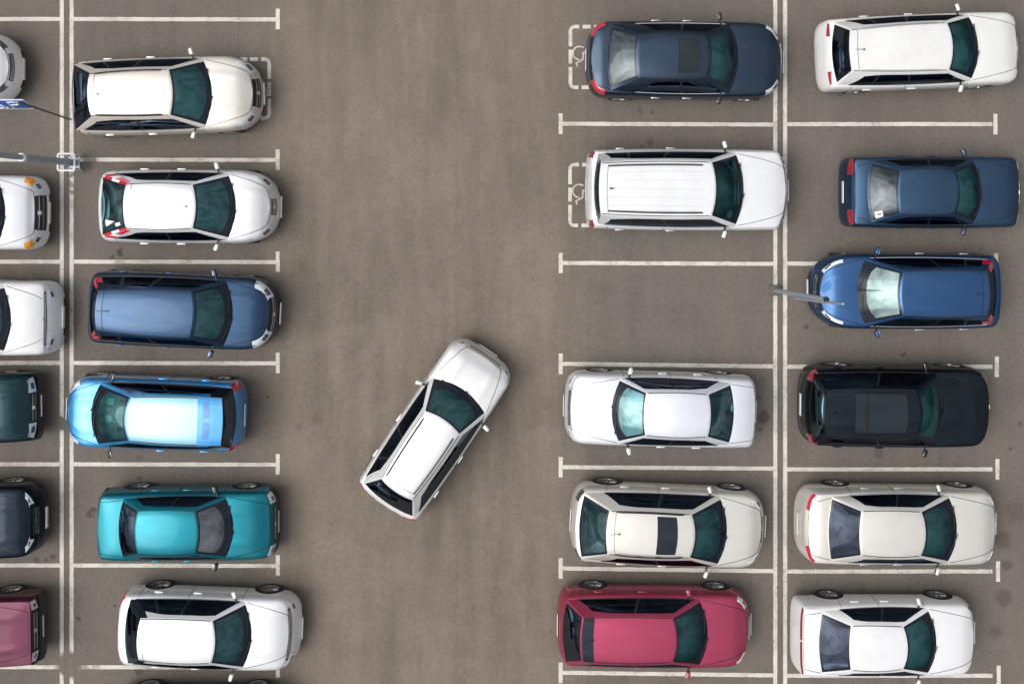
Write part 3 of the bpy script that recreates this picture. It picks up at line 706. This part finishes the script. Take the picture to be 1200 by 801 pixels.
# ------------------------------------------------------------------ ground
def line_wear(nt, tc): pass
def blob(nt, vec, px, py, rpx, edge=.5):
    n = nt.nodes.new('ShaderNodeVectorMath'); n.operation = 'DISTANCE'
    nt.links.new(vec, n.inputs[0]); n.inputs[1].default_value = (U(px), V(py), 0)
    r = rpx/PPM
    m = nt.nodes.new('ShaderNodeMapRange'); m.interpolation_type = 'SMOOTHSTEP'
    nt.links.new(n.outputs['Value'], m.inputs[0]); m.inputs[1].default_value = r*(1-edge); m.inputs[2].default_value = r*(1+edge)
    m.inputs[3].default_value = 1; m.inputs[4].default_value = 0
    return m.outputs[0]
STAINS = [(140, 296, 4, .75), (131, 302, 2.5, .6), (148, 303, 1.6, .6), (105, 602, 4, .55), (110, 597, 3, .6), (102, 640, 4, -.25), (61, 652, 3.2, .6), (43, 655, 3.5, .5), (54, 656, 2.5, .55), (135, 708, 1.6, .6),
          (91.5, 724, 2.2, .6), (163, 785, 5, .5), (750, 130, 3, .35), (764, 131, 2.2, .6), (762, 166, 5, .45), (752, 172, 3, .3), (895, 488, 7, .6), (891, 502, 3.5, .5), (891, 466, 2.5, .4), (1195, 496, 2.2, .55),
          (1185, 525, 2, .5), (1059, 415, 2, .6), (1030, 530, 5, .35), (350, 500, 5, .25), (314, 464, 1.6, .6), (163, 561, 3, .45), (163, 536, 3, .35), (1174, 632, 9, .4), (1176, 700, 10, .42), (1179, 662, 6, .45), (1190, 600, 12, .25), (1168, 740, 7, .3), (300, 470, 10, .2), (620, 300, 12, .12), (372, 490, 7, .2),
          (1150, 290, 1.8, .3), (98, 192, 9, .55), (1130, 292, 2, .35), (985, 280, 2, .35), (945, 383, 2.4, .5), (150, 158, 3, .3), (1010, 690, 6, .12), (700, 340, 14, .12), (800, 370, 18, .1), (640, 470, 9, .12)]  # oil stains, plus a plain dark patch beside the lamp post foot
def asphalt_color(nt):
    tc = node(nt, 'ShaderNodeTexCoord').outputs['Object']
    # warped coordinate for irregular stain edges
    wn = node(nt, 'ShaderNodeTexNoise'); wn.inputs['Scale'].default_value = 5; wn.inputs['Detail'].default_value = 4; nt.links.new(tc, wn.inputs['Vector'])
    sc = nt.nodes.new('ShaderNodeVectorMath'); sc.operation = 'MULTIPLY_ADD'; nt.links.new(wn.outputs['Color'], sc.inputs[0]); sc.inputs[1].default_value = (.22, .22, 0); sc.inputs[2].default_value = (-.11, -.11, 0)
    wv = nt.nodes.new('ShaderNodeVectorMath'); wv.operation = 'ADD'; nt.links.new(tc, wv.inputs[0]); nt.links.new(sc.outputs[0], wv.inputs[1])
    warp = wv.outputs[0]
    # streaks along the aisle
    mp = node(nt, 'ShaderNodeMapping'); mp.inputs['Scale'].default_value = (1, .14, 1); nt.links.new(tc, mp.inputs[0])
    st = noise(nt, mp.outputs[0], 1.6, 6, .62)
    big = noise(nt, tc, .28, 4, .55, .4)
    mid = noise(nt, tc, 1.5, 6, .6, .3)
    fine = noise(nt, tc, 30, 6, .75)
    fin2 = noise(nt, tc, 95, 3, .7)
    c = mixc(nt, ramp(nt, big, [(.3, 0.), (.7, 1.)]), (.122, .104, .085), (.182, .147, .118))
    c = mixc(nt, mth(nt, 'MULTIPLY', ramp(nt, st, [(.38, 0.), (.62, 1.)]), .6), c, (.215, .173, .138))
    c = mixc(nt, mth(nt, 'MULTIPLY', ramp(nt, mid, [(.45, 0.), (.75, 1.)]), .28), c, (.098, .092, .082))
    pale = noise(nt, warp, .75, 5, .6, .8)
    c = mixc(nt, mth(nt, 'MULTIPLY', ramp(nt, pale, [(.52, 0.), (.7, 1.)]), .3), c, (.24, .2, .165))
    k = mth(nt, 'MULTIPLY_ADD', mth(nt, 'SUBTRACT', fine, .5), 1.2, 1.)
    k = mth(nt, 'MULTIPLY', k, mth(nt, 'MULTIPLY_ADD', mth(nt, 'SUBTRACT', fin2, .5), 2.0, 1.))
    k = mth(nt, 'MULTIPLY', k, mth(nt, 'MULTIPLY_ADD', mth(nt, 'SUBTRACT', noise(nt, tc, 9, 5, .65), .5), .5, 1.))
    # stalls are a little greyer and darker than the driven aisle (dirt that follows the bays)
    sx = node(nt, 'ShaderNodeSeparateXYZ'); nt.links.new(warp, sx.inputs[0]); X = sx.outputs[0]
    d = mth(nt, 'ABSOLUTE', mth(nt, 'SUBTRACT', X, (U(330)+U(655))/2))
    ai = node(nt, 'ShaderNodeMapRange', interpolation_type='SMOOTHSTEP'); nt.links.new(d, ai.inputs[0]); ai.inputs[1].default_value = 2.9; ai.inputs[2].default_value = 4.6
    c = mixc(nt, mth(nt, 'MULTIPLY', ai.outputs[0], .55), c, (.11, .101, .092))
    # small dark specks
    vo = node(nt, 'ShaderNodeTexVoronoi'); vo.inputs['Scale'].default_value = 2.6; nt.links.new(warp, vo.inputs['Vector'])
    sp = ramp(nt, vo.outputs['Distance'], [(.0, 1.), (.035, .9), (.06, 0.)])
    sp = mth(nt, 'MULTIPLY', sp, ramp(nt, noise(nt, tc, 1.1, 2), [(.42, 0.), (.56, .75)]))
    # faint cracks
    vc = node(nt, 'ShaderNodeTexVoronoi', feature='DISTANCE_TO_EDGE'); vc.inputs['Scale'].default_value = .33; nt.links.new(warp, vc.inputs['Vector'])
    cr = ramp(nt, vc.outputs['Distance'], [(.0, 1.), (.003, .8), (.006, 0.)])
    cr = mth(nt, 'MULTIPLY', cr, ramp(nt, noise(nt, tc, .8, 3), [(.55, 0.), (.68, .14)]))
    dark = mth(nt, 'ADD', sp, cr)
    # paving seams running down the lot
    for px, a in ((279, .10), (1102, .12), (535, .08), (690, .07)):
        s = mth(nt, 'ABSOLUTE', mth(nt, 'SUBTRACT', X, U(px)))
        dark = mth(nt, 'ADD', dark, mth(nt, 'MULTIPLY', ramp(nt, s, [(0., 1.), (.012, 1.), (.05, 0.)]), a))
    for (px, py, r, a) in STAINS:
        if a > 0: dark = mth(nt, 'ADD', dark, mth(nt, 'MULTIPLY', blob(nt, warp, px, py, r, .45), a*.9))
    dark = mth(nt, 'MINIMUM', dark, .85)
    c = mixc(nt, dark, c, (.022, .021, .022))
    return c, k, tc, warp, fine, fin2
m, nt, b = new_mat('asphalt'); M['asphalt'] = m
c_, k_, tc_, wp_, f_, f2_ = asphalt_color(nt)
cc = mixc(nt, 1., c_, k_, 'MULTIPLY')
nt.links.new(cc, b.inputs['Base Color']); b.inputs['Roughness'].default_value = .88; b.inputs['Specular IOR Level'].default_value = .25
bp = node(nt, 'ShaderNodeBump'); bp.inputs['Strength'].default_value = .35; bp.inputs['Distance'].default_value = .01; nt.links.new(f2_, bp.inputs['Height']); nt.links.new(bp.outputs[0], b.inputs['Normal'])
g = MB(); g.add([(-220, -220, 0), (220, -220, 0), (220, 220, 0), (-220, 220, 0)], [(0, 1, 2, 3)])
go = g.build('ground', M['asphalt'], None, False); go['kind'] = 'structure'
# painted lines: worn paint
m, nt, b = new_mat('line_paint'); M['line'] = m
tc = node(nt, 'ShaderNodeTexCoord').outputs['Object']
w1 = noise(nt, tc, 2.2, 5, .6); w2 = noise(nt, tc, 22, 5, .75)
wear = mth(nt, 'ADD', mth(nt, 'MULTIPLY', w1, .45), mth(nt, 'MULTIPLY', w2, .75))
wf = ramp(nt, wear, [(.57, 0.), (.8, .9)])
wn = node(nt, 'ShaderNodeTexNoise'); wn.inputs['Scale'].default_value = 6; nt.links.new(tc, wn.inputs['Vector'])
sc = nt.nodes.new('ShaderNodeVectorMath'); sc.operation = 'MULTIPLY_ADD'; nt.links.new(wn.outputs['Color'], sc.inputs[0]); sc.inputs[1].default_value = (.3, .3, 0); sc.inputs[2].default_value = (-.15, -.15, 0)
wv = nt.nodes.new('ShaderNodeVectorMath'); wv.operation = 'ADD'; nt.links.new(tc, wv.inputs[0]); nt.links.new(sc.outputs[0], wv.inputs[1])
ex = None
for (px, py, r, a) in ((73, 497, 8, 1.), (82, 778, 17, 1.), (98, 781, 6, .7), (112, 781, 6, .5), (84, 205, 3, .9), (84, 216, 5, .7), (84, 226, 3, .8), (140, 307, 7, .5), (105, 187, 9, .9), (909, 340, 6, .7), (760, 146, 5, .2), (84, 240, 6, .4)):
    q = mth(nt, 'MULTIPLY', blob(nt, wv.outputs[0], px, py, r, .3), a); ex = q if ex is None else mth(nt, 'MAXIMUM', ex, q)
wf = mth(nt, 'MAXIMUM', wf, ex)
c_ = mixc(nt, wf, (.61, .575, .515), (.15, .13, .108))
kk = mth(nt, 'MULTIPLY_ADD', mth(nt, 'SUBTRACT', w2, .5), .5, 1.)
c_ = mixc(nt, 1., c_, kk, 'MULTIPLY')
nt.links.new(c_, b.inputs['Base Color']); b.inputs['Roughness'].default_value = .8; b.inputs['Specular IOR Level'].default_value = .25
LZ = .004
def strip(p0, p1, w, name='parking_line'):
    a = Vector((U(p0[0]), V(p0[1]), LZ)); b_ = Vector((U(p1[0]), V(p1[1]), LZ)); d = (b_-a).normalized(); n = Vector((-d.y, d.x, 0))*w/2
    k = max(2, int((b_-a).length/.12)); vs = []
    for i in range(k+1):
        p = a.lerp(b_, i/k); j = random.uniform(-.004, .004); j2 = random.uniform(-.004, .004); vs += [p+n+n.normalized()*j, p-n+n.normalized()*j2]
    o = mk(name, vs, [(2*i, 2*i+1, 2*i+3, 2*i+2) for i in range(k)], M['line'], None, None, False); o['kind'] = 'structure'; return o
WL = .098
for x in (72.5, 84): strip((x, -420), (x, 1240), WL)
for x in (908.5, 920): strip((x, -420), (x, 1240), WL)
lefty = [-216, -97, 22.5, 187, 306.5, 425, 543.6, 662, 781, 900, 1019]
for y in lefty:
    strip((86.1, y), (323.1, y+.5), WL); strip((325.5, y-12), (325.5, y+12), WL); strip((-170, y), (70.1, y), WL); strip((-172.4, y-12), (-172.4, y+12), WL)
for (ya, yb) in ((-213, -212), (-94, -93), (23, 23), (145, 146.5), (308, 309.5), (426, 429.5), (547, 549), (665.5, 669), (787.5, 791), (906, 909), (1025, 1028)):
    if ya != 23: strip((659.4, ya), (906.1, yb-.4), WL); strip((657, ya-12), (657, ya+12), WL)
    else: strip((659.4, -17), (906.1, -17), WL); strip((657, -29), (657, -5), WL)
for y in (-213, -94, -17, 145.5, 308.8, 429.5, 549.5, 669, 791, 909, 1028):
    strip((922.4, y), (1163, y), WL)
    xe = 1163.5+y*.006; strip((xe+2, y-12), (xe+2, y+12), WL)
# dashed wheelchair bay marks with rounded corners
def bay(x0, x1, y0, y1, out):
    """dashed rounded box; out = side of the aisle (+1 right, -1 left)"""
    r = 5.5; pts = []
    def add(x, y): pts.append(Vector((U(x), V(y), LZ)))
    for (cx, cy, a0) in ((x1-r, y0+r, -90), (x1-r, y1-r, 0), (x0+r, y1-r, 90), (x0+r, y0+r, 180)):
        for i in range(7):
            a = R(a0+15*i); add(cx+r*math.cos(a), cy+r*math.sin(a))
    pts.append(pts[0].copy())
    # resample
    dense = []
    for a, b_ in zip(pts, pts[1:]):
        n = max(1, int((b_-a).length/.02))
        for i in range(n): dense.append(a.lerp(b_, i/n))
    gaps = []
    for yy in (lerp(y0, y1, .355), lerp(y0, y1, .64)): gaps += [(x0, yy), (x1, yy)]
    for xx in (lerp(x0, x1, .16), lerp(x0, x1, .34), lerp(x0, x1, .5), lerp(x0, x1, .66), lerp(x0, x1, .84)): gaps += [(xx, y0), (xx, y1)]
    gp = [Vector((U(x), V(y), LZ)) for x, y in gaps]
    vs = []; fs = []; n = len(dense)
    for i in range(n):
        a = dense[i]; b_ = dense[(i+1) % n]; d = (b_-a).normalized(); nr = Vector((-d.y, d.x, 0))*.045
        if min((a-q).length for q in gp) < .035: continue
        k = len(vs); vs += [a+nr, a-nr, b_-nr, b_+nr]; fs.append((k, k+1, k+2, k+3))
    o = mk('parking_bay_marking', vs, fs, M['line'], None, None, False); o['kind'] = 'structure'
    # wheelchair sign: wheel arc, back, seat, leg, head, lying along the bay
    cx, cy = (x0+x1)/2, (y0+y1)/2
    def L2(a, b_): return Vector((U(cx)+out*a, V(cy)+out*b_, LZ))   # a = towards the aisle (down of the sign)
    paths = [[(.55+.16*math.cos(R(t)), -.1+.16*math.sin(R(t))) for t in range(-125, 95, 15)],
             [(.1, -.13), (.3, -.12), (.46, -.11), (.465, .06), (.63, .15), (.6, .225)], [(.27, -.12), (.27, .04)]]
    vs = []; fs = []
    for P in paths:
        Q = [L2(*p) for p in P]
        for a, b_ in zip(Q, Q[1:]):
            d = (b_-a).normalized(); nr = Vector((-d.y, d.x, 0))*.016; k = len(vs); vs += [a+nr-d*.01, a-nr-d*.01, b_-nr+d*.01, b_+nr+d*.01]; fs.append((k, k+1, k+2, k+3))
    hc = L2(-.02, -.13); k = len(vs); vs += [hc+Vector((.08*math.cos(R(30*i)), .08*math.sin(R(30*i)), .0)) for i in range(12)]; fs.append(tuple(range(k, k+12)))
    for i, v in enumerate(vs): v.z = LZ+.0015*(i//4 % 3)
    o = mk('wheelchair_marking', vs, fs, M['line'], None, None, False); o['kind'] = 'structure'
bay(243, 315.5, 69.5, 138.5, 1)
bay(668.5, 742, 31.5, 102.5, -1)
bay(668, 742, 193, 264, -1)

# ------------------------------------------------------------------ posts
galv, nt, b = new_mat('galvanised_steel'); b.inputs['Metallic'].default_value = .45; b.inputs['Roughness'].default_value = .5
tc = node(nt, 'ShaderNodeTexCoord').outputs['Object']; nt.links.new(mixc(nt, noise(nt, tc, 6, 5, .6), (.3, .36, .42), (.42, .47, .5)), b.inputs['Base Color'])
M['galv'] = galv
M['white_paint'] = simple('white_paint', (.72, .73, .75), .4)
M['concrete'] = simple('concrete', (.1, .098, .09), .9)
# lamp post with its guard frame
lp = link('lamp_post', None); lp.location = (U(88), V(191), 0)
lp['label'] = 'grey steel lamp post rising inside a square white guard frame on the left parking line'; lp['category'] = 'lamp post'
q = MB(); q.tube([(0, 0, 0), (0, 0, 2.7)], [.085, .08], 16); q.tube([(0, 0, 2.7), (-.01, 0, 8.2)], [.062, .05], 14); q.build('pole', M['galv'], lp)
q = MB(); q.tube([(0, 0, 2.66), (0, 0, 2.76)], .094, 16); q.build('pole_collar', M['white_paint'], lp)
q = MB(); q.box((0, 0, .01), (.24, .24, .02), .004); 
for a in (1, -1):
    for b_ in (1, -1): q.tube([(a*.13, b_*.13, .02), (a*.13, b_*.13, .05)], .018, 8)
q.build('base_plate', M['galv'], lp)
q = MB(); q.tube([(0, 0, 8.1), (-.3, 0, 8.5), (-1.1, 0, 8.6)], .035, 8); q.build('lamp_arm', M['galv'], lp)
q = MB(); q.box((-1.3, 0, 8.58), (.6, .26, .1), .04); q.build('lamp_head', M['galv'], lp)
gf = link('guard_frame', None); gf.location = (U(88), V(191), 0); gf['label'] = 'square white tubular guard frame around the lamp post foot'; gf['category'] = 'guard'
hw_ = .2; zz = .5
q = MB(); cs = []
for k in range(4):
    a0 = k*90; ccx, ccy = [(1, 1), (-1, 1), (-1, -1), (1, -1)][k]
    for i in range(4): a = R(a0+30*i); cs.append((ccx*(hw_-.04)+.04*math.cos(a), ccy*(hw_-.04)+.04*math.sin(a), zz))
cs.append(cs[0]); q.tube(cs, .024, 8, cap=False); q.build('rail', M['white_paint'], gf)
for a in (1, -1):
    for b_ in (1, -1): q = MB(); q.tube([(a*(hw_-.015), b_*(hw_-.015), 0), (a*(hw_-.015), b_*(hw_-.015), zz)], .017, 8); q.build('leg', M['white_paint'], gf)
# blue parking sign
M['sign_blue'] = simple('sign_blue', (.01, .11, .42), .35)
M['sign_white'] = simple('sign_white', (.75, .77, .8), .35)
sx, sy = U(82), V(140)
ps = link('parking_sign', None); ps.location = (sx, sy, 0); ps['label'] = 'blue parking sign with white lettering on a thin dark post behind the champagne estate'; ps['category'] = 'sign'
top = Vector((U(41, 2.0)-sx, V(126, 2.0)-sy, 2.0))
q = MB(); d = top.normalized(); q.tube([(0, 0, 0), top, top+Vector((-.03, .05, .75))], .024, 10); q.build('post', simple('dark_post', (.12, .125, .12), .5, .5), ps)
# plate leans back from the lane
pc = top+Vector((-.47, .04, .3)); rot = Matrix.Rotation(R(-16), 4, 'X')
def PL(x, z, y=0): return pc+(rot @ Vector((x, y, z)))
q = MB(); q.box(pc, (.95, .022, .56), .006, rot=rot); po = q.build('sign_plate', M['sign_white'], ps)
q = MB(); q.box(PL(0, .03, -.016), (.91, .008, .44), .003, rot=rot); q.build('blue_panel', M['sign_blue'], po)
def strokes(paths, w):
    q = MB()
    for P in paths: q.tube([PL(x, z, -.022) for x, z in P], w, 6)
    return q
s_ = strokes([[(.08, -.14), (.08, .19), (.22, .19), (.28, .15), (.28, .07), (.22, .03), (.1, .03)],
              [(-.22+.11*math.cos(R(t)), -.04+.11*math.sin(R(t))) for t in range(110, 380, 20)],
              [(-.25, .13), (-.24, 0), (-.13, 0), (-.08, -.13), (-.03, -.12)]], .017)
s_.box(PL(-.25, .18, -.022), (.06, .01, .06), .004, rot=rot)
s_.build('symbol', M['sign_white'], po)
# right post
rp = link('steel_post', None); rp.location = (U(908), V(340), 0)
rp['label'] = 'slim grey steel post leaning over the bright blue people carrier from the right double line'; rp['category'] = 'post'
bx, by_ = U(908), V(340)
def W3(px, py, h): return Vector((U(px, h)-bx, V(py, h)-by_, h))
q = MB(); q.box((0, 0, .04), (.26, .26, .08), .02); q.lathe([(0, .0005)], 4) if False else None; q.build('foot', M['concrete'], rp)
q = MB(); q.tube([(0, 0, .06), W3(968, 350.5, 3.7)], [.055, .045], 12); q.build('pole', M['galv'], rp)
q = MB(); e = W3(968, 350.5, 3.7); q.tube([e, e+Vector((0, 0, .05))], .06, 12); q.build('pole_cap', M['trim'], rp)
q = MB(); q.tube([W3(932, 349, 1.6), W3(960, 353, 3.2), W3(988, 356, 4.7)], [.035, .03, .026], 10); q.build('arm', M['galv'], rp)
q = MB(); q.tube([W3(940, 345.5, 1.9), W3(940, 350.3, 2.0)], .02, 6); q.tube([W3(958, 348.6, 3.0), W3(958, 352.8, 3.05)], .02, 6); q.build('bracket', M['galv'], rp)

# ------------------------------------------------------------------ light, sky, camera
sun_az = R(193); sun_el = R(54)      # light comes from the left, slightly from the bottom of the picture
sd = Vector((math.cos(sun_az)*math.cos(sun_el), math.sin(sun_az)*math.cos(sun_el), math.sin(sun_el)))
L = bpy.data.lights.new('sun', 'SUN'); L.energy = 1.4; L.angle = R(48); L.color = (1, .96, .9)
lo = link('sun', L); lo.rotation_euler = sd.to_track_quat('Z', 'Y').to_euler()
w = bpy.data.worlds.new('World'); S.world = w; w.use_nodes = True; nt = w.node_tree; bg = nt.nodes['Background']
sky = node(nt, 'ShaderNodeTexSky'); sky.sky_type = 'NISHITA'; sky.sun_disc = False; sky.sun_elevation = sun_el; sky.sun_rotation = math.pi/2-sun_az
sky.air_density = 1.; sky.dust_density = 3.
hs = node(nt, 'ShaderNodeHueSaturation'); hs.inputs['Saturation'].default_value = .22; nt.links.new(sky.outputs[0], hs.inputs['Color'])
tc = node(nt, 'ShaderNodeTexCoord').outputs['Generated']
cl = noise(nt, tc, 4.5, 6, .58, .6)
sx_ = node(nt, 'ShaderNodeSeparateXYZ'); nt.links.new(tc, sx_.inputs[0])
up = mth(nt, 'MULTIPLY_ADD', mth(nt, 'POWER', mth(nt, 'MAXIMUM', sx_.outputs[2], 0), 1.5), 2.5, .1)
kf = mth(nt, 'MULTIPLY', ramp(nt, cl, [(.34, .4), (.64, 1.75)]), up)
sk = mixc(nt, 1., hs.outputs[0], kf, 'MULTIPLY')
nt.links.new(sk, bg.inputs[0]); bg.inputs[1].default_value = .115
cd = bpy.data.cameras.new('camera'); co = link('camera', cd); co.location = (0, 0, H); co.rotation_euler = (0, 0, 0)
cd.sensor_width = 36; cd.lens = 36*H/(1200/PPM); cd.shift_x = 0; cd.shift_y = -(400.5-245)/1200; cd.clip_end = 2000
S.camera = co
S.view_settings.view_transform = 'Standard'; S.view_settings.look = 'None'; S.view_settings.exposure = 0.0; S.view_settings.gamma = 1
S.view_settings.use_curve_mapping = False
S.cycles.max_bounces = 8; S.cycles.transparent_max_bounces = 16
